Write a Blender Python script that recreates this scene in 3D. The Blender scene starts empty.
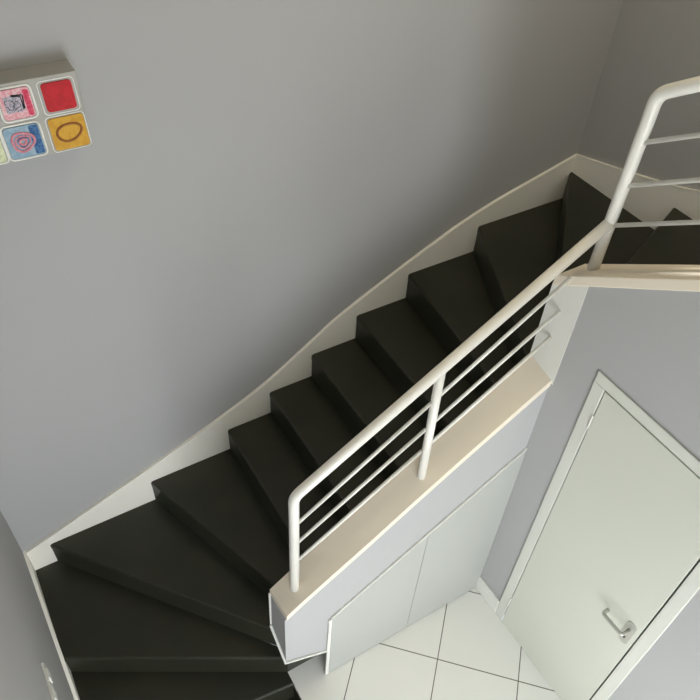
import bpy, bmesh, math
from mathutils import Vector, Matrix
C = bpy.context.scene.collection

# ------------------------------------------------------------------ helpers
def lin(c):
    return tuple(((v/255)/12.92 if v/255 <= .04045 else ((v/255+.055)/1.055)**2.4) for v in c)

def obj(name, bm, mat, parent=None, bevel=0, smooth=False, seg=2):
    bmesh.ops.recalc_face_normals(bm, faces=bm.faces)
    me = bpy.data.meshes.new(name); bm.to_mesh(me); bm.free()
    o = bpy.data.objects.new(name, me); C.objects.link(o)
    me.materials.append(mat)
    if parent: o.parent = parent
    if smooth:
        for p in me.polygons: p.use_smooth = True
    if bevel:
        m = o.modifiers.new('bevel', 'BEVEL'); m.width = bevel; m.segments = seg
        m.limit_method = 'ANGLE'; m.angle_limit = math.radians(35)
        m.harden_normals = False
    return o

def thing(name, label, cat, loc=(0, 0, 0), group=None):
    o = bpy.data.objects.new(name, None); C.objects.link(o)
    o.location = loc; o.empty_display_size = .1
    o['label'] = label; o['category'] = cat
    if group: o['group'] = group
    return o

def keep(parent):
    """parts are modelled in world coordinates; undo the parent's location"""
    for ch in parent.children:
        ch.matrix_parent_inverse = Matrix.Translation(-parent.location)

def structure(o, label=None, cat=None):
    o['kind'] = 'structure'
    if label: o['label'] = label
    if cat: o['category'] = cat
    return o

def box(bm, x0, x1, y0, y1, z0, z1):
    vs = [bm.verts.new((x, y, z)) for x in (x0, x1) for y in (y0, y1) for z in (z0, z1)]
    for f in ((0,1,3,2), (4,6,7,5), (0,4,5,1), (2,3,7,6), (0,2,6,4), (1,5,7,3)):
        bm.faces.new([vs[i] for i in f])

def prism(bm, pts, off):
    """closed polygon pts (3D, planar) extruded by vector off"""
    off = Vector(off)
    a = [bm.verts.new(p) for p in pts]; b = [bm.verts.new(Vector(p)+off) for p in pts]
    n = len(a)
    bm.faces.new(a); bm.faces.new(b[::-1])
    for i in range(n):
        bm.faces.new((a[i], a[(i+1) % n], b[(i+1) % n], b[i]))

def tube(bm, pts, r, n=20, cap=True):
    pts = [Vector(p) for p in pts]
    rings = []
    t0 = (pts[1]-pts[0]).normalized()
    up = Vector((0, 1, 0)) if abs(t0.y) < .9 else Vector((1, 0, 0))
    u = t0.cross(up).normalized()
    for i, p in enumerate(pts):
        if i == 0: t = pts[1]-pts[0]
        elif i == len(pts)-1: t = pts[-1]-pts[-2]
        else: t = (pts[i+1]-pts[i]).normalized()+(pts[i]-pts[i-1]).normalized()
        t.normalize()
        u = (u - t*u.dot(t)).normalized(); v = t.cross(u)
        k = 1
        if 0 < i < len(pts)-1:
            k = 1/max(.5, (pts[i+1]-pts[i]).normalized().dot(t))
        rings.append([bm.verts.new(p+(u*math.cos(a)+v*math.sin(a))*r) for a in [2*math.pi*j/n for j in range(n)]])
    for a, b in zip(rings, rings[1:]):
        for j in range(n):
            bm.faces.new((a[j], a[(j+1) % n], b[(j+1) % n], b[j]))
    if cap:
        bm.faces.new(rings[0]); bm.faces.new(rings[-1][::-1])

def arc(p0, p1, p2, r, n=8):
    """fillet points around corner p1"""
    p0, p1, p2 = map(Vector, (p0, p1, p2))
    a = p1+(p0-p1).normalized()*r; b = p1+(p2-p1).normalized()*r
    return [((1-t)**2)*a+2*t*(1-t)*p1+t*t*b for t in [i/n for i in range(n+1)]]

def pbox(name, mat, parent, *a, bevel=0):
    bm = bmesh.new(); box(bm, *a); return obj(name, bm, mat, parent, bevel)

# ---------------------------------------------------------------- materials
def new_mat(name):
    m = bpy.data.materials.new(name); m.use_nodes = True
    nt = m.node_tree; b = nt.nodes['Principled BSDF']
    return m, nt, b

def plain(name, col, rough=.5, metal=0, noise=.04, nscale=9, bump=0, bscale=200, spec=.5, coat=0):
    m, nt, b = new_mat(name)
    tc = nt.nodes.new('ShaderNodeTexCoord')
    nz = nt.nodes.new('ShaderNodeTexNoise'); nz.inputs['Scale'].default_value = nscale; nz.inputs['Detail'].default_value = 4
    nt.links.new(tc.outputs['Object'], nz.inputs['Vector'])
    mx = nt.nodes.new('ShaderNodeMix'); mx.data_type = 'RGBA'
    c = lin(col)
    mx.inputs[6].default_value = (*[v*(1-noise) for v in c], 1)
    mx.inputs[7].default_value = (*[min(1, v*(1+noise)) for v in c], 1)
    nt.links.new(nz.outputs['Fac'], mx.inputs[0]); nt.links.new(mx.outputs[2], b.inputs['Base Color'])
    b.inputs['Roughness'].default_value = rough; b.inputs['Metallic'].default_value = metal
    b.inputs['Specular IOR Level'].default_value = spec
    if coat: b.inputs['Coat Weight'].default_value = coat
    if bump:
        n2 = nt.nodes.new('ShaderNodeTexNoise'); n2.inputs['Scale'].default_value = bscale
        nt.links.new(tc.outputs['Object'], n2.inputs['Vector'])
        bp = nt.nodes.new('ShaderNodeBump'); bp.inputs['Strength'].default_value = bump; bp.inputs['Distance'].default_value = .002
        nt.links.new(n2.outputs['Fac'], bp.inputs['Height']); nt.links.new(bp.outputs['Normal'], b.inputs['Normal'])
    return m

M_wall = plain('grey_wall_paint', (179, 179, 179), .75, noise=.015, nscale=1.5, bump=.15, bscale=260, spec=.3)
M_ceil = plain('ceiling_paint', (225, 225, 222), .8, noise=.01)
M_white = plain('white_gloss_paint', (232, 231, 224), .35, noise=.02, bump=.04, bscale=60)
M_string = plain('stringer_paint', (250, 247, 237), .45, noise=.02, bump=.05, bscale=80)
M_frame = plain('door_frame_paint', (218, 219, 210), .45, noise=.02)
M_door = plain('door_paint', (211, 213, 201), .42, noise=.015, nscale=3, bump=.05, bscale=120)
M_cab = plain('cabinet_paint', (179, 181, 176), .4, noise=.02, nscale=3, bump=.05, bscale=90)
M_rail = plain('white_rail_enamel', (240, 238, 230), .3, noise=.02, bump=.12, bscale=150)
M_cap = plain('cap_paint', (240, 229, 210), .5, noise=.02, nscale=5, bump=.05, bscale=90)
M_metal = plain('satin_nickel', (196, 196, 188), .38, metal=.5, noise=.03)
M_plastic = plain('white_plastic', (232, 232, 226), .35, noise=.01)
M_dark = plain('keyhole_dark', (40, 40, 38), .6)
M_gap = plain('door_gap_shade_tone', (96, 95, 86), .8)  # shade of the door gap, put in as a dark colour

# black worn painted concrete / rubber covering of the stairs
def black_steps():
    m, nt, b = new_mat('black_step_covering')
    tc = nt.nodes.new('ShaderNodeTexCoord')
    n1 = nt.nodes.new('ShaderNodeTexNoise'); n1.inputs['Scale'].default_value = 3.2; n1.inputs['Detail'].default_value = 5
    n1.inputs['Roughness'].default_value = .6
    nt.links.new(tc.outputs['Object'], n1.inputs['Vector'])
    cr = nt.nodes.new('ShaderNodeValToRGB')
    cr.color_ramp.elements[0].position = .3; cr.color_ramp.elements[0].color = (*lin((40, 42, 33)), 1)
    cr.color_ramp.elements[1].position = .75; cr.color_ramp.elements[1].color = (*lin((53, 53, 42)), 1)
    nt.links.new(n1.outputs['Fac'], cr.inputs['Fac']); nt.links.new(cr.outputs['Color'], b.inputs['Base Color'])
    rr = nt.nodes.new('ShaderNodeMapRange'); rr.inputs[3].default_value = .33; rr.inputs[4].default_value = .5
    nt.links.new(n1.outputs['Fac'], rr.inputs[0]); nt.links.new(rr.outputs[0], b.inputs['Roughness'])
    b.inputs['Specular IOR Level'].default_value = .35
    n2 = nt.nodes.new('ShaderNodeTexNoise'); n2.inputs['Scale'].default_value = 220
    nt.links.new(tc.outputs['Object'], n2.inputs['Vector'])
    bp = nt.nodes.new('ShaderNodeBump'); bp.inputs['Strength'].default_value = .2; bp.inputs['Distance'].default_value = .001
    nt.links.new(n2.outputs['Fac'], bp.inputs['Height']); nt.links.new(bp.outputs['Normal'], b.inputs['Normal'])
    return m
M_black = black_steps()

def tile_mat():
    m, nt, b = new_mat('ivory_floor_tiles')
    L = nt.links.new; N = nt.nodes.new
    tc = N('ShaderNodeTexCoord')
    sub = N('ShaderNodeVectorMath'); sub.operation = 'SUBTRACT'; sub.inputs[1].default_value = (1.7851, -1.5096, 0)
    L(tc.outputs['Object'], sub.inputs[0])
    rot = N('ShaderNodeVectorRotate'); rot.rotation_type = 'Z_AXIS'; rot.inputs['Angle'].default_value = math.pi/4
    L(sub.outputs[0], rot.inputs['Vector'])
    sc = N('ShaderNodeVectorMath'); sc.operation = 'SCALE'; sc.inputs['Scale'].default_value = 1/.4545
    L(rot.outputs[0], sc.inputs[0])
    sep = N('ShaderNodeSeparateXYZ'); L(sc.outputs[0], sep.inputs[0])
    ds = []
    for ax in ('X', 'Y'):
        r = N('ShaderNodeMath'); r.operation = 'ROUND'; L(sep.outputs[ax], r.inputs[0])
        s = N('ShaderNodeMath'); s.operation = 'SUBTRACT'; L(sep.outputs[ax], s.inputs[0]); L(r.outputs[0], s.inputs[1])
        a = N('ShaderNodeMath'); a.operation = 'ABSOLUTE'; L(s.outputs[0], a.inputs[0]); ds.append(a)
    mn = N('ShaderNodeMath'); mn.operation = 'MINIMUM'; L(ds[0].outputs[0], mn.inputs[0]); L(ds[1].outputs[0], mn.inputs[1])
    lt = N('ShaderNodeMath'); lt.operation = 'LESS_THAN'; L(mn.outputs[0], lt.inputs[0]); lt.inputs[1].default_value = .0058
    nz = N('ShaderNodeTexNoise'); nz.inputs['Scale'].default_value = 4; L(tc.outputs['Object'], nz.inputs['Vector'])
    mc = N('ShaderNodeMix'); mc.data_type = 'RGBA'
    mc.inputs[6].default_value = (*lin((243, 242, 235)), 1); mc.inputs[7].default_value = (*lin((247, 246, 240)), 1)
    L(nz.outputs['Fac'], mc.inputs[0])
    mx = N('ShaderNodeMix'); mx.data_type = 'RGBA'; mx.inputs[7].default_value = (*lin((98, 92, 76)), 1)
    L(lt.outputs[0], mx.inputs[0]); L(mc.outputs[2], mx.inputs[6]); L(mx.outputs[2], b.inputs['Base Color'])
    mr = N('ShaderNodeMapRange'); mr.inputs[3].default_value = .2; mr.inputs[4].default_value = .8
    L(lt.outputs[0], mr.inputs[0]); L(mr.outputs[0], b.inputs['Roughness'])
    bp = N('ShaderNodeBump'); bp.inputs['Strength'].default_value = .5; bp.inputs['Distance'].default_value = .001; bp.invert = True
    L(lt.outputs[0], bp.inputs['Height']); L(bp.outputs['Normal'], b.inputs['Normal'])
    return m
M_tile = tile_mat()

# ---------------------------------------------------------------- constants
H = .182
def Z(k): return .18+k*H
XR = 3.56; WT = .015         # stringer face planes are x=0, y=0, x=XR; walls lie WT behind them
YI, YF = -1.12, -1.262       # stair side / room side of the low wall
XD, XS = 2.25, 2.40          # room side / stair side of the door wall
YB = -4.4                    # front of the hall (behind the photographer)
TOPF = Z(15)                 # upper floor level 2.91
CE = 5.6
LOW = -1.8

# ---------------------------------------------------------------- room shell
def wall(name, mat, *a): return structure(pbox(name, mat, None, *a))
wall('wall_back', M_wall, -WT-.15, XR+WT+.15, WT, WT+.15, LOW, CE)
bm = bmesh.new()
W3 = (-4.1, -2.9, 3.4, 4.9)    # y0 y1 z0 z1 of the unseen side window added to light upper rails
for (y0, y1, z0, z1) in ((YB, WT, LOW, W3[2]), (YB, W3[0], W3[2], W3[3]), (W3[1], WT, W3[2], W3[3]), (YB, WT, W3[3], CE)):
    box(bm, -WT-.15, -WT, y0, y1, z0, z1)
structure(obj('wall_left', bm, M_wall))
bm = bmesh.new()
for (y0, y1, z0, z1) in ((W3[0], W3[0]+.05, W3[2], W3[3]), (W3[1]-.05, W3[1], W3[2], W3[3]), (W3[0]+.05, W3[1]-.05, W3[2], W3[2]+.05), (W3[0]+.05, W3[1]-.05, W3[3]-.05, W3[3])):
    box(bm, -WT-.12, -WT-.06, y0, y1, z0, z1)
structure(obj('window_3', bm, M_white))
wall('sun_blocker', M_white, -.3, 2.2, YB-1.65, YB-.15, 5.1, 5.2)   # unseen canopy added to keep the sun out of the wide opening
wall('wall_right', M_wall, XR+WT, XR+WT+.15, YB, WT, LOW, CE)
wall('ceiling', M_ceil, -WT-.15, XR+WT+.15, YB-.15, WT+.15, CE, CE+.15)

# front wall with a glazed hall opening below and openings added for light above
bm = bmesh.new()
W1 = (.05, 1.4, .05, 2.10)     # x0 x1 z0 z1 lower glazing
W2 = (2.275, 2.38, 3.9, 5.33)  # unseen slit, added to let a strip of sun onto the sloping cap
W4 = (.1, 2.1, 3.9, 5.0)       # unseen wide opening added to brighten the back wall
ys = (YB-.15, YB)
for (x0, x1, z0, z1) in ((-WT-.15, XR+WT+.15, LOW, W1[2]), (-WT-.15, W1[0], W1[2], W1[3]), (W1[1], XR+WT+.15, W1[2], W1[3]),
                          (-WT-.15, XR+WT+.15, W1[3], W2[2]), (-WT-.15, W4[0], W2[2], W2[3]), (W4[0], W4[1], W4[3], W2[3]), (W4[1], W2[0], W2[2], W2[3]), (W2[1], XR+WT+.15, W2[2], W2[3]),
                          (-WT-.15, XR+WT+.15, W2[3], CE)):
    box(bm, x0, x1, *ys, z0, z1)
structure(obj('wall_front', bm, M_wall))
for i, W in enumerate((W1, W2, W4)):
    bm = bmesh.new(); x0, x1, z0, z1 = W
    t = .05 if x1-x0 > 1 else .012
    box(bm, x0, x0+t, YB-.1, YB-.04, z0, z1); box(bm, x1-t, x1, YB-.1, YB-.04, z0, z1)
    box(bm, x0+t, x1-t, YB-.1, YB-.04, z0, z0+t); box(bm, x0+t, x1-t, YB-.1, YB-.04, z1-t, z1)
    t = .05 if x1-x0 > 1 else 0
    xm = (x0+x1)/2
    if t: box(bm, xm-t/2, xm+t/2, YB-.1, YB-.04, z0+t, z1-t)
    structure(obj('window_%d' % (1, 2, 4)[i], bm, M_white))  # all but the hall one frame unseen openings added for light

# ground floor: tiles laid diagonally, cut out for the stair going down
bm = bmesh.new()
box(bm, 1.02, XD, YB, -1.155, -.03, 0)
structure(obj('floor', bm, M_tile))
wall('wall_stairwell', M_black, 1.02, XD, YB, -1.13, -.25, -.03)
wall('wall_basement', M_wall, 1.03, 1.15, YB, -1.17, LOW, -.25)
wall('floor_basement', M_tile, -WT, 1.03, YB, WT, LOW-.1, LOW)
# upper floor slab behind the photographer and its landing beside the door wall
wall('floor_upper', M_wall, -WT, XD, YB, -2.7, TOPF-.2, TOPF)
wall('floor_landing', M_wall, XS, XR+WT, YB, -2.36, TOPF-.2, TOPF)

# ---------------------------------------------------------------- low wall along the flight
SL = .724
def capz(x): return .955+SL*(x-.96)
def bulge(x): return capz(x)+.022*math.sin(math.pi*min(1, max(0, (x-.96)/1.29)))
def tilt(x): return bulge(x)-.03*min(1, max(0, (x-.96)/.4))
xs = [.96+(XD-.96)*i/12 for i in range(13)]
xc = xs[:-1]+[XD+.004]
bm = bmesh.new()
FT = .042     # cap thickness
bot_b = [(.96, .60), (1.2, .50)]; bot_f = [(.967, .40), (1.2, .264)]
back = [(x, YI, bulge(x)-FT) for x in xs]+[(XD, YI, 0), (1.26, YI, 0), (1.26, YI, .50), (.96, YI, .60)]
front = [(x if i else .962, YF, tilt(x)-FT) for i, x in enumerate(xs)]+[(XD, YF, 0), (1.26, YF, 0), (1.26, YF, .272), (.962, YF, .445)]
a = [bm.verts.new(p) for p in back]; b = [bm.verts.new(p) for p in front]
bm.faces.new(a); bm.faces.new(b[::-1])
for i in range(len(a)):
    j = (i+1) % len(a); bm.faces.new((a[i], a[j], b[j], b[i]))
structure(obj('wall_stair', bm, M_wall))
# cap on the low wall
def slab(bm, bk, fr, th):
    """bk / fr: lists of top points along both edges; vertical thickness th"""
    n = len(bk)
    T = [[bm.verts.new(p) for p in bk], [bm.verts.new(p) for p in fr]]
    B = [[bm.verts.new((p[0], p[1], p[2]-th)) for p in bk], [bm.verts.new((p[0], p[1], p[2]-th)) for p in fr]]
    for i in range(n-1):
        bm.faces.new((T[0][i], T[0][i+1], T[1][i+1], T[1][i])); bm.faces.new((B[0][i], B[1][i], B[1][i+1], B[0][i+1]))
        bm.faces.new((T[0][i], B[0][i], B[0][i+1], T[0][i+1])); bm.faces.new((T[1][i], T[1][i+1], B[1][i+1], B[1][i]))
    for i in (0, n-1): bm.faces.new((T[0][i], T[1][i], B[1][i], B[0][i]))
bm = bmesh.new()
slab(bm, [(x, YI+.006, bulge(x)) for x in xc], [(x if i else .97, YF-.006, tilt(x)) for i, x in enumerate(xc)], FT)
structure(obj('trim_1', bm, M_cap, bevel=.0025))
# white bead under the end of the low wall
bm = bmesh.new()
tube(bm, [(.952, YI, .60), (.957, YF-.004, .447), (1.192, YF-.004, .312)], .007, 8)
structure(obj('trim_2', bm, M_white))
bm = bmesh.new()
tube(bm, [(.955, YI+.002, .61), (.957, YI+.002, .925)], .005, 8)
structure(obj('trim_3', bm, M_white))

# ---------------------------------------------------------------- door wall and its sloping cap
SY = .70
def capy(y): return 2.33+SY*(YI-y)
DY0, DY1, DH = -1.5145, -2.137, 2.04    # door leaf
FR = .06
ytop = YI-(TOPF-2.33)/SY                # where the cap would reach the upper floor
FT2 = .05
bm = bmesh.new()
# polygon of the wall in the yz plane with the door hole cut as separate pieces
def yzp(pts): prism(bm, [(XD, y, z) for y, z in pts], (XS-XD, 0, 0))
yzp([(YI, 0), (YI, capy(YI)-FT2), (DY0+.02, capy(DY0+.02)-FT2), (DY0+.02, 0)])
yzp([(DY0+.02, DH+.02), (DY0+.02, capy(DY0+.02)-FT2), (ytop, capy(ytop)-FT2), (DY1-.02, TOPF-FT2), (DY1-.02, DH+.02)])
yzp([(DY1-.02, 0), (DY1-.02, TOPF-.25), (YB, TOPF-.25), (YB, 0)])
yzp([(DY1-.02, TOPF-.25), (DY1-.02, TOPF-FT2), (-2.7, TOPF-FT2), (-2.7, TOPF-.25)])
structure(obj('wall_door', bm, M_wall))
wall('wall_closet', M_wall, XS-.02, XS, DY1-.02, DY0+.02, 0, DH+.02)
# white end of the door wall seen above the low wall
bm = bmesh.new()
prism(bm, [(XD-.0015, YI+.004, bulge(XD)), (XD-.0015, YI+.004, capy(YI)-FT2+.01), (XD-.0015, YF-.016, capy(YF-.016)-FT2+.01), (XD-.0015, YF-.016, tilt(XD)-.02)], (.0015, 0, 0))
structure(obj('trim_4', bm, M_white))
bm = bmesh.new()
yl = [YI+.001, ytop, -2.7]
slab(bm, [(XD-.007, y, min(capy(y), TOPF+.01)) for y in yl], [(XS+.006, y, min(capy(y), TOPF+.01)) for y in yl], FT2)
structure(obj('trim_5', bm, M_cap, bevel=.004))

# baseboard between the corner and the door
bm = bmesh.new(); box(bm, XD-.012, XD, DY0+FR, YF-.005, .002, .14)
structure(obj('baseboard_door', bm, M_white, bevel=.003))

# ---------------------------------------------------------------- door
def part_at(name, mat, parent, bm, bevel=0, smooth=False, label=None):
    o = obj(name, bm, mat, parent, bevel, smooth)
    if label: o['label'] = label
    return o
door = thing('door_1', 'white flush door with lever handle set in the grey wall under the upper stairs', 'door', (XD, (DY0+DY1)/2, 0))
door['kind'] = 'structure'
bm = bmesh.new()
xf = XD-.008
for y0, y1, z0, z1 in ((DY0+.003, DY0+FR, .002, DH+.003), (DY1-FR, DY1-.003, .002, DH+.003), (DY1-FR, DY0+FR, DH+.003, DH+FR)):
    box(bm, xf, XD+.07, min(y0, y1), max(y0, y1), z0, z1) if False else box(bm, xf, XD, min(y0, y1), max(y0, y1), z0, z1)
part_at('door_frame', M_frame, door, bm, .004)
bm = bmesh.new()
box(bm, XD+.012, XD+.018, DY1-.018, DY1+.002, .004, DH)
box(bm, XD+.012, XD+.018, DY1, DY0, DH, DH+.018)
part_at('door_gap_shade', M_gap, door, bm, label='dark strip standing for the shade in the gap around the door leaf')
bm = bmesh.new(); box(bm, XD-.006, XD+.028, DY1+.004, DY0-.0008, .006, DH-.005)
leaf = part_at('door_leaf', M_door, door, bm, .002)
for z in (.25, 1.85):
    bm = bmesh.new(); tube(bm, [(XD-.011, DY0+.001, z-.04), (XD-.011, DY0+.001, z+.04)], .004, 10)
    part_at('hinge', M_white, door, bm, smooth=False)
hy, hz = -2.090, .995
bm = bmesh.new()
prof = []
for k in range(28):
    t = 2*math.pi*k/28
    prof.append((XD-.009, hy+.026*math.cos(t), hz+(.062 if math.sin(t) >= 0 else -.062)+.026*math.sin(t)))
prism(bm, prof, (.006, 0, 0))
han = part_at('door_handle', M_metal, door, bm, .002, label='satin metal lever handle on a long plate')
bm = bmesh.new()
p = [(XD-.009, hy, hz+.03), (XD-.057, hy, hz+.03), (XD-.057, hy+.115, hz+.03), (XD-.022, hy+.115, hz+.03)]
tube(bm, [p[0]]+arc(p[0], p[1], p[2], .015)+arc(p[1], p[2], p[3], .015)+[p[3]], .009, 14)
lv = part_at('lever', M_metal, han, bm, smooth=True)
bm = bmesh.new(); box(bm, XD-.0105, XD-.009, hy-.004, hy+.004, hz-.05, hz-.03)
part_at('keyhole', M_dark, han, bm)
keep(door)

# ---------------------------------------------------------------- staircase
st = thing('staircase', 'black winding staircase climbing along the grey walls with white stringers', 'staircase', (0, 0, 0))
# nosing lines (outer point on a wall, inner point); k -> tread height Z(k)
N = {
 -5: ((0, -2.20), (1.02, -2.24)), -4: ((0, -1.93), (1.02, -1.98)), -3: ((0, -1.66), (1.02, -1.72)), -2: ((0, -1.39), (1.02, -1.46)),
 -1: ((0, -1.11), (1.02, -1.23)),
 0: ((0, -.575), (1.02, -1.155)),
 1: ((.124, 0), (1.045, -1.12)),
 2: ((.738, 0), (1.145, -1.12)),
 3: ((1.232, 0), (1.24, -1.12)),
 4: ((1.509, 0), (1.515, -1.12)),
 5: ((1.785, 0), (1.795, -1.12)),
 6: ((2.078, 0), (2.07, -1.12)),
 7: ((2.416, 0), (2.30, -1.12)),
 8: ((2.887, 0), (2.36, -1.12)),
 9: ((3.545, 0), (2.402, -1.12)),
 10: ((XR, -.71), (XS, -1.16)),
 11: ((XR, -1.18), (XS, -1.34)), 12: ((XR, -1.56), (XS, -1.60)), 13: ((XR, -1.82), (XS, -1.86)), 14: ((XR, -2.09), (XS, -2.11)),
 15: ((XR, -2.36), (XS, -2.36)),
}
def corner_pts(k):
    """corners of the outline between nosing k and k+1: (outer, inner)"""
    o, i = [], []
    if k == -1: i = []
    if k == 0: o = [(0, 0)]; i = [(1.02, -1.12)]
    if k == 8: pass
    if k == 9: o = [(XR, 0)]; i = [(XS, -1.12)]
    return o, i
def dedupe(pl):
    r = []
    for p in pl:
        if not r or (Vector(p)-Vector(r[-1])).length > 1e-4: r.append(p)
    if (Vector(r[0])-Vector(r[-1])).length < 1e-4: r.pop()
    return r
TT = .04
for k in range(-5, 15):
    (a0, a1), (b0, b1) = N[k], N[k+1]
    o, i = corner_pts(k)
    w = Vector((b1[0]-b0[0], b1[1]-b0[1])).normalized(); w = Vector((w.y, -w.x))
    md = Vector(((b0[0]+b1[0]-a0[0]-a1[0]), (b0[1]+b1[1]-a0[1]-a1[1])))
    if w.dot(md) < 0: w = -w
    w = w*.019
    def push(p, lo):
        x, y = p[0]+w.x, p[1]+w.y
        x = min(max(x, .0), XR); y = min(y, 0)
        if lo and k >= 1 and k < 9: y = YI
        if lo and k >= 9: x = XS
        if lo and k < 0: x = 1.02
        if k == 0 and lo: x, y = p
        return (x, y)
    c0, c1 = push(b0, False), push(b1, True)
    plan = dedupe([a1, a0]+o+[b0, c0, c1, b1]+i[::-1])
    z = Z(k)
    bm = bmesh.new()
    prism(bm, [(x, y, z-TT) for x, y in plan], (0, 0, TT))
    # round the nosing only
    bm.edges.ensure_lookup_table(); bmesh.ops.recalc_face_normals(bm, faces=bm.faces)
    sel = []
    for e in bm.edges:
        p, q = [v.co for v in e.verts]
        if p.z > z-.001 and q.z > z-.001:
            s = {(round(p.x, 3), round(p.y, 3)), (round(q.x, 3), round(q.y, 3))}
            if s == {(round(a0[0], 3), round(a0[1], 3)), (round(a1[0], 3), round(a1[1], 3))}: sel.append(e)
    if sel: bmesh.ops.bevel(bm, geom=sel, offset=.014, segments=4, affect='EDGES', profile=.5)
    obj('tread', bm, M_black, st)
    # riser board under the nosing
    d = Vector((a1[0]-a0[0], a1[1]-a0[1], 0)).normalized()
    n = Vector((d.y, -d.x, 0)); mid = Vector((b0[0]+b1[0]-a0[0]-a1[0], b0[1]+b1[1]-a0[1]-a1[1], 0))
    if n.dot(mid) < 0: n = -n
    A = Vector((a0[0], a0[1], 0))+n*.001; B = Vector((a1[0], a1[1], 0))+n*.001
    # keep the board inside the walls
    bm = bmesh.new()
    A += d*.002; B -= d*.002
    zb = Z(k-1)+.0005
    q = [A, B, B+n*.018-d*.006, A+n*.018+d*.012]
    prism(bm, [(v.x, v.y, zb) for v in q], (0, 0, z-TT-zb))
    obj('riser', bm, M_black, st)
# black side of the winders under the end of the low wall
o = pbox('side_panel', M_black, st, 1.022, 1.258, -1.1545, -1.1205, -.02, .47)

def smooth_line(pts, n=6):
    out = []
    for i in range(len(pts)-1):
        p0 = pts[max(i-1, 0)]; p1 = pts[i]; p2 = pts[i+1]; p3 = pts[min(i+2, len(pts)-1)]
        for j in range(n):
            t = j/n
            out.append(tuple(.5*((2*p1[c])+(-p0[c]+p2[c])*t+(2*p0[c]-5*p1[c]+4*p2[c]-p3[c])*t*t+(-p0[c]+3*p1[c]-3*p2[c]+p3[c])*t**3) for c in (0, 1)))
    out.append(pts[-1]); return out
# white stringer boards on the three walls (they run behind the ends of the steps)
top = smooth_line([(0, .378), (.42, .54), (.8, .69), (1.2, .855), (1.5, 1.005), (1.79, 1.2), (1.96, 1.315), (2.35, 1.515), (2.6, 1.632), (2.74, 1.695), (3.0, 1.785), (3.29, 1.86), (XR, 1.93)])
bm = bmesh.new()
prism(bm, [(x, 0, z) for x, z in top]+[(XR, 0, .9), (2.2, 0, .4), (1.0, 0, 0), (0, 0, -.3)], (0, WT, 0))
obj('stringer', bm, M_string, st)['label'] = 'white stringer board on the back wall'
bm = bmesh.new()
lt = smooth_line([(WT, .378), (-.3, .285), (-.57, .195), (-.9, .055), (-1.3, -.15), (-2.2, -.77)])
prism(bm, [(0, y, z) for y, z in lt]+[(0, -2.2, -1.6), (0, WT, -.6)], (-WT, 0, 0))
obj('stringer', bm, M_string, st)['label'] = 'white stringer board on the left wall'
bm = bmesh.new()
rt = smooth_line([(WT, 1.93), (-.45, 2.045), (-.81, 2.155), (-1.2, 2.36), (-1.7, 2.70), (-2.36, 3.02)])
prism(bm, [(XR, y, z) for y, z in rt]+[(XR, -2.36, TOPF-.3), (XR, WT, .9)], (WT, 0, 0))
obj('stringer', bm, M_string, st)['label'] = 'white stringer board on the right wall'
# rounded bead along the top edge of each stringer
for pl in ([(x, -.001, z) for x, z in top], [(.001, y, z) for y, z in lt[1:]], [(XR-.001, y, z) for y, z in rt[1:]]):
    bm = bmesh.new(); tube(bm, [Vector(p)+Vector((0, 0, -.002)) for p in pl], .003, 8)
    obj('bead', bm, M_string, st)

# ---------------------------------------------------------------- railing
yr = -1.192; xr_ = 2.335
rail = thing('stair_railing', 'white tubular metal railing with thin bars on the low walls beside the stairs', 'railing', (1.05, yr, 1.02))
R1 = .0215
def raily(x): return yr
def capr(x): return bulge(x)+(tilt(x)-bulge(x))*(yr-YI)/(YF-YI)
P1b, P1t = (1.049, yr, capr(1.049)), (1.049, yr, 1.747)
J = (xr_, -1.212, 2.612)
bm = bmesh.new()
tube(bm, [P1b, ]+arc(P1b, P1t, J, .035)+[J], R1, 24)
part_at('handrail', M_rail, rail, bm, smooth=True, label='lower handrail with its bent end post')
bm = bmesh.new()
P2 = (xr_, -1.21, capy(-1.21)+.001); P3 = (xr_, -1.213, 3.100); sU = .69; P4 = (xr_, -2.5, 3.100+.69*(2.5-1.215))
tube(bm, [P2]+arc(P2, P3, P4, .04)+[P4], .0225, 24)
part_at('handrail', M_rail, rail, bm, smooth=True, label='upper handrail with its bent post')
# middle post
xm = 1.670
zm = 1.747+(J[2]-1.747)*(xm-1.049)/(J[0]-1.049)
bm = bmesh.new(); tube(bm, [(xm, yr-.012, capr(xm)-.004), (xm, yr-.003, zm-.012)], .019, 20)
part_at('post', M_rail, rail, bm, smooth=True)
bm = bmesh.new(); yq = -2.35; tube(bm, [(xr_, yq, TOPF+.012), (xr_, yq, 3.100+.69*(-yq-1.215)-.012)], .019, 20)
part_at('post', M_rail, rail, bm, smooth=True)
# base rings of the posts
RB = .0075
for z0, z1 in ((1.548, 2.375), (1.40, 2.202), (1.252, 2.057)):
    for (xa, xb) in ((1.047+.016, xm-.016), (xm+.016, XD-.005)):
        za = z0+(z1-z0)*(xa-1.06)/(XD-1.06); zb_ = z0+(z1-z0)*(xb-1.06)/(XD-1.06)
        bm = bmesh.new(); tube(bm, [(xa, yr, za), (xb, yr, zb_)], RB, 12)
        part_at('bar', M_rail, rail, bm, smooth=True)
for z0, s in ((2.938, .655), (2.773, .665), (2.607, .685)):
    bm = bmesh.new(); tube(bm, [(xr_, -1.228, z0), (xr_, yq+.016, z0+s*(-1.228-yq-.016))], RB+.001, 12)
    part_at('bar', M_rail, rail, bm, smooth=True)
keep(rail)

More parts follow.
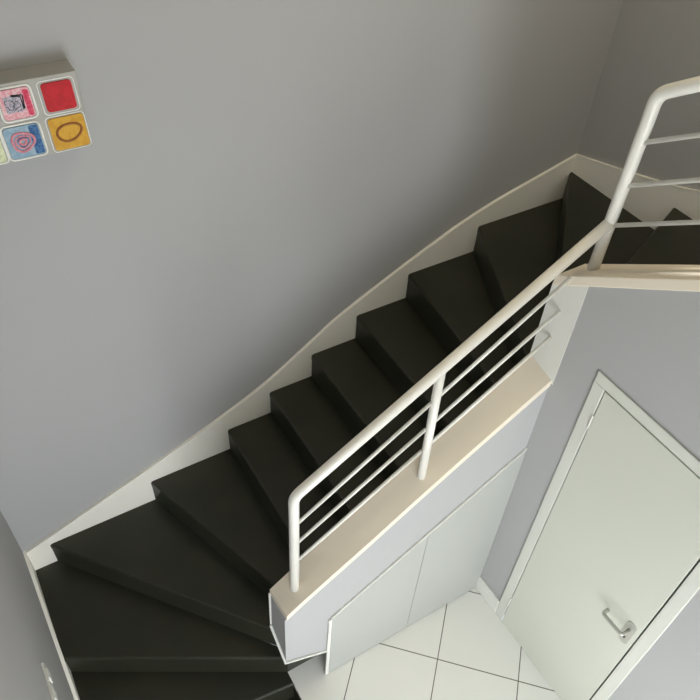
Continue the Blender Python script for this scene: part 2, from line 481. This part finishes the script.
# ---------------------------------------------------------------- cabinet under the flight
cab = thing('understair_cabinet', 'white cupboard with a sloping top filling the space under the low stair wall', 'cabinet', (1.7, -1.25, 0))
CF = -1.273; CB = YF-.001
def cz(x): return .682+.672*(x-1.2)
xa, xb_, sm = 1.193, XD-.003, 1.73
T_ = .018
for x0, x1 in ((xa+.021, sm-.0015), (sm+.0015, xb_)):
    bm = bmesh.new()
    prism(bm, [(x0, CF, .006), (x1, CF, .006), (x1, CF, cz(x1)-.009), (x0, CF, cz(x0)-.009)], (0, .014, 0))
    part_at('door', M_cab, cab, bm, .0012)
bm = bmesh.new(); box(bm, xa, xa+.019, CF-.002, CB, .001, cz(xa)-.002)
part_at('side_panel', M_white, cab, bm, .002)
bm = bmesh.new()
prism(bm, [(xa+.012, CF-.001, cz(xa+.012)-.007), (xb_, CF-.001, cz(xb_)-.007), (xb_, CF-.001, cz(xb_)), (xa+.012, CF-.001, cz(xa+.012))], (0, CB-CF+.001, 0))
part_at('top_rail', M_white, cab, bm, .002)
keep(cab)

# ---------------------------------------------------------------- light switch on the left wall
sw = thing('light_switch', 'white double light switch low on the left wall beside the black steps', 'switch', (-WT, -1.05, .96))
def srect(name, y0, y1, z0, z1, x0, x1, parent, bev):
    bm = bmesh.new(); box(bm, x0, x1, y0, y1, z0, z1); return part_at(name, M_plastic, parent, bm, bev)
for n_, y1 in enumerate((-.966, -1.058)):
    pl = srect('switch_plate', y1-.088, y1, .915, 1.005, -WT, -WT+.012, sw, .003)
    srect('rocker', y1-.068, y1-.02, 0.932, .988, -WT+.0115, -WT+.018, pl, .002)
keep(sw)

# ---------------------------------------------------------------- wall art
art = thing('wall_art', 'unframed grey panel of small brightly painted squares hanging on the grey wall above the stairs', 'artwork', (.56, 0, 2.83))
M_resin = plain('grey_panel', (168, 166, 158), .45, noise=.05, nscale=30)
M_line = plain('white_paint_line', (236, 236, 230), .4, noise=.05, nscale=60, bump=.5, bscale=150)
def art_mat(name, c1, c2, scale=60, c3=None):
    m, nt, b = new_mat(name)
    tc = nt.nodes.new('ShaderNodeTexCoord'); nz = nt.nodes.new('ShaderNodeTexNoise')
    nz.inputs['Scale'].default_value = scale; nz.inputs['Detail'].default_value = 3; nz.inputs['Distortion'].default_value = 1.0
    nt.links.new(tc.outputs['Object'], nz.inputs['Vector'])
    cr = nt.nodes.new('ShaderNodeValToRGB')
    cr.color_ramp.elements[0].position = .42; cr.color_ramp.elements[0].color = (*lin(c1), 1)
    cr.color_ramp.elements[1].position = .58; cr.color_ramp.elements[1].color = (*lin(c2), 1)
    if c3:
        e = cr.color_ramp.elements.new(.5); e.color = (*lin(c3), 1)
    nt.links.new(nz.outputs['Fac'], cr.inputs['Fac']); nt.links.new(cr.outputs['Color'], b.inputs['Base Color'])
    b.inputs['Roughness'].default_value = .55
    b.inputs['Specular IOR Level'].default_value = .3
    return m
M_red = art_mat('red_paint', (184, 10, 24), (198, 20, 34), 40)
M_yel = art_mat('ochre_paint', (204, 152, 36), (214, 164, 50), 40)
M_brn = art_mat('brown_paint', (140, 84, 36), (156, 98, 44), 60)
M_pink = art_mat('pink_speckled_paint', (226, 150, 162), (236, 196, 200), 90)
M_rose = art_mat('rose_paint', (206, 44, 82), (222, 84, 112), 90)
M_lil = art_mat('pale_grey_scribble_paint', (190, 190, 202), (216, 196, 206), 110, (110, 116, 130))
M_ink = art_mat('ink_paint', (24, 26, 30), (50, 56, 66), 80)
M_lblue = art_mat('pale_blue_paint', (140, 170, 192), (160, 186, 200), 40)
M_dblue = art_mat('deep_blue_paint', (36, 78, 130), (70, 120, 172), 110)
M_swirl = art_mat('pink_swirl_paint', (214, 128, 144), (226, 158, 168), 100)
M_pale = art_mat('pale_lime_paint', (206, 214, 168), (226, 230, 196), 60)
XA, XB, ZA, ZB, YP = .30, .822, 2.696, 2.976, -.085
pan = pbox('panel', M_resin, art, XA, XB, YP, WT, ZA-.0, ZB, bevel=.003)
def rr(x0, x1, z0, z1, r, skew=0, n=5):
    pts = []
    for cx, cz_, a0 in ((x1-r, z1-r, 0), (x0+r, z1-r, 90), (x0+r, z0+r, 180), (x1-r, z0+r, 270)):
        for i in range(n+1):
            a = math.radians(a0+90*i/n); pts.append((cx+r*math.cos(a), cz_+r*math.sin(a)))
    return [(x+skew*(z-(z0+z1)/2), z) for x, z in pts]
def flat(name, mat, parent, pts, y, th=.002, label=None):
    bm = bmesh.new(); prism(bm, [(x, y-th, z) for x, z in pts], (0, th, 0)); o = part_at(name, mat, parent, bm)
    if label: o['label'] = label
    return o
def loop(name, mat, parent, pts, y, r, label=None, squash=.5):
    bm = bmesh.new(); P = [Vector((x, y, z)) for x, z in pts]
    n = len(P); rings = []
    for i in range(n):
        t = (P[(i+1) % n]-P[i-1]).normalized(); u = Vector((0, 1, 0)); v = t.cross(u).normalized()
        rings.append([bm.verts.new(P[i]+u*math.cos(a)*r*squash+v*math.sin(a)*r) for a in [2*math.pi*j/8 for j in range(8)]])
    for i in range(n):
        a_, b_ = rings[i], rings[(i+1) % n]
        for j in range(8): bm.faces.new((a_[j], a_[(j+1) % 8], b_[(j+1) % 8], b_[j]))
    return part_at(name, mat, parent, bm, label=label, smooth=True)
def ell(cx, cz_, a, b, rot=0, n=32, wob=0):
    r = []
    for i in range(n):
        t = 2*math.pi*i/n; k = 1+wob*math.sin(3*t+1)
        x, z = a*k*math.cos(t), b*k*math.sin(t)
        r.append((cx+x*math.cos(rot)-z*math.sin(rot), cz_+x*math.sin(rot)+z*math.cos(rot)))
    return r
ts = YP
def square(label, x0, x1, z0, z1, mat, border=True, skew=-.04, r=.012):
    s = flat('painted_square', mat, art, rr(x0, x1, z0, z1, r, skew), ts, .004, label)
    if border: loop('border', M_line, s, rr(x0-.006, x1+.006, z0-.006, z1+.006, r+.004, skew), ts-.002, .0036)
    return s
s_red = square('plain red square', .700, .800, 2.852, 2.953, M_red, border=False)
loop('border', M_line, s_red, rr(.690, .809, 2.842, 2.961, .014, -.04), ts-.001, .0018)
s_yel = square('ochre yellow square with a brown ring', .694, .815, 2.708, 2.828, M_yel, border=False)
loop('border', M_line, s_yel, rr(.687, .819, 2.702, 2.834, .014, -.04), ts-.001, .0018)
loop('ring', M_brn, s_yel, ell(.755, 2.770, .043, .031, .22, wob=.04), ts-.0045, .0045)
s_pk = square('pink square with a dark scribbled middle', .562, .662, 2.852, 2.955, M_pink)
flat('side_stripe', M_rose, s_pk, rr(.640, .658, 2.858, 2.948, .006, -.04), ts-.004, .001)
flat('scribble_field', M_lil, s_pk, rr(.575, .632, 2.876, 2.932, .004, -.04), ts-.004, .001)
loop('scribble', M_ink, s_pk, [(.632, 2.932), (.636, 2.93), (.634, 2.90), (.634, 2.885), (.630, 2.885), (.630, 2.905), (.629, 2.928), (.60, 2.932), (.60, 2.935)], ts-.0055, .002)
loop('scribble', M_ink, s_pk, ell(.590, 2.905, .012, .018, .3, wob=.2), ts-.0055, .0008)
loop('scribble', M_ink, s_pk, ell(.612, 2.900, .009, .013, -.4, wob=.25), ts-.0055, .0008)
s_bl = square('pale blue square with pink swirls and a deep blue side', .546, .660, 2.712, 2.826, M_lblue)
flat('side_stripe', M_dblue, s_bl, rr(.628, .658, 2.716, 2.822, .005, -.04), ts-.004, .001)
for q, (a_, b_) in enumerate(((.036, .034), (.024, .022), (.011, .010))):
    loop('swirl', M_swirl, s_bl, ell(.598, 2.770, a_, b_, .3*q, wob=.08), ts-.0055, .0045 if q != 1 else .003)
loop('swirl', M_dblue, s_bl, ell(.600, 2.770, .018, .017, .2, wob=.12), ts-.006, .0012)
square('pale lime square at the lower left', .42, .53, 2.712, 2.826, M_pale)
square('ochre square further left', .42, .53, 2.852, 2.955, M_yel)
square('red square at the far left', .31, .39, 2.712, 2.826, M_red)
square('pale blue square at the far left', .31, .39, 2.852, 2.955, M_lblue)
keep(art)
art.location = art.location+Vector((-.008, 0, .018))

# ---------------------------------------------------------------- light
def area(name, loc, size, energy, col, direction):
    l = bpy.data.lights.new(name, 'AREA'); l.shape = 'RECTANGLE'; l.size, l.size_y = size; l.energy = energy; l.color = col
    o = bpy.data.objects.new(name, l); C.objects.link(o); o.location = loc
    o.rotation_euler = Vector(direction).to_track_quat('-Z', 'Y').to_euler(); return o
area('hall_window_daylight', ((W1[0]+W1[1])/2, YB-.03, (W1[2]+W1[3])/2), (W1[1]-W1[0]-.1, W1[3]-W1[2]-.1), 58, (.945, .98, 1.0), (0, 1, 0))
area('added_slit_fill', ((W2[0]+W2[1])/2, YB-.03, (W2[2]+W2[3])/2), (W2[1]-W2[0]-.02, W2[3]-W2[2]-.1), 6, (1.0, .96, .9), (0, 1, 0))  # fill lamp added in the unseen upper slit
area('ceiling_lamp', (2.5, -1.35, CE-.03), (.5, .5), 17, (1.0, .82, .52), (0, 0, -1))
area('added_wide_fill', ((W4[0]+W4[1])/2, YB-.03, (W4[2]+W4[3])/2), (W4[1]-W4[0]-.1, W4[3]-W4[2]-.1), 2, (.97, .985, 1.0), (0, 1, 0))  # fill lamp added for the back wall, behind no known window
area('added_side_fill', (-WT-.05, (W3[0]+W3[1])/2, (W3[2]+W3[3])/2), (W3[1]-W3[0]-.1, W3[3]-W3[2]-.1), 15, (1.0, .96, .74), (1, 0, 0))  # added fill for the right wall and upper rails, window unseen
sl = bpy.data.lights.new('sun', 'SUN'); sl.energy = 22; sl.angle = math.radians(.5); sl.color = (1.0, .98, .95)
so = bpy.data.objects.new('sun', sl); C.objects.link(so)
so.rotation_euler = Vector((0, math.cos(math.radians(42)), -math.sin(math.radians(42)))).to_track_quat('-Z', 'Y').to_euler()

w = bpy.data.worlds.new('World'); bpy.context.scene.world = w; w.use_nodes = True
w.node_tree.nodes['Background'].inputs[0].default_value = (.8, .88, 1, 1)
w.node_tree.nodes['Background'].inputs[1].default_value = 1.0

# ---------------------------------------------------------------- camera
cam = bpy.data.cameras.new('Camera'); co = bpy.data.objects.new('Camera', cam); C.objects.link(co)
r0 = Vector((0.85858603, -0.51024554, 0.04979476)); r1 = Vector((-0.33274794, -0.62852013, -0.70302294)); r2 = Vector((0.39001133, 0.58703657, -0.70942175))
m = Matrix((r0, -r1, -r2)).transposed().to_4x4(); m.translation = Vector((0.34295746, -2.56787232, 4.10743509))
co.matrix_world = m
cam.sensor_width = 36; cam.lens = 727.027/700*36; cam.clip_start = .02
bpy.context.scene.camera = co
vs = bpy.context.scene.view_settings
vs.view_transform = 'Standard'; vs.look = 'None'; vs.gamma = 1; vs.exposure = 0.41; vs.use_curve_mapping = False
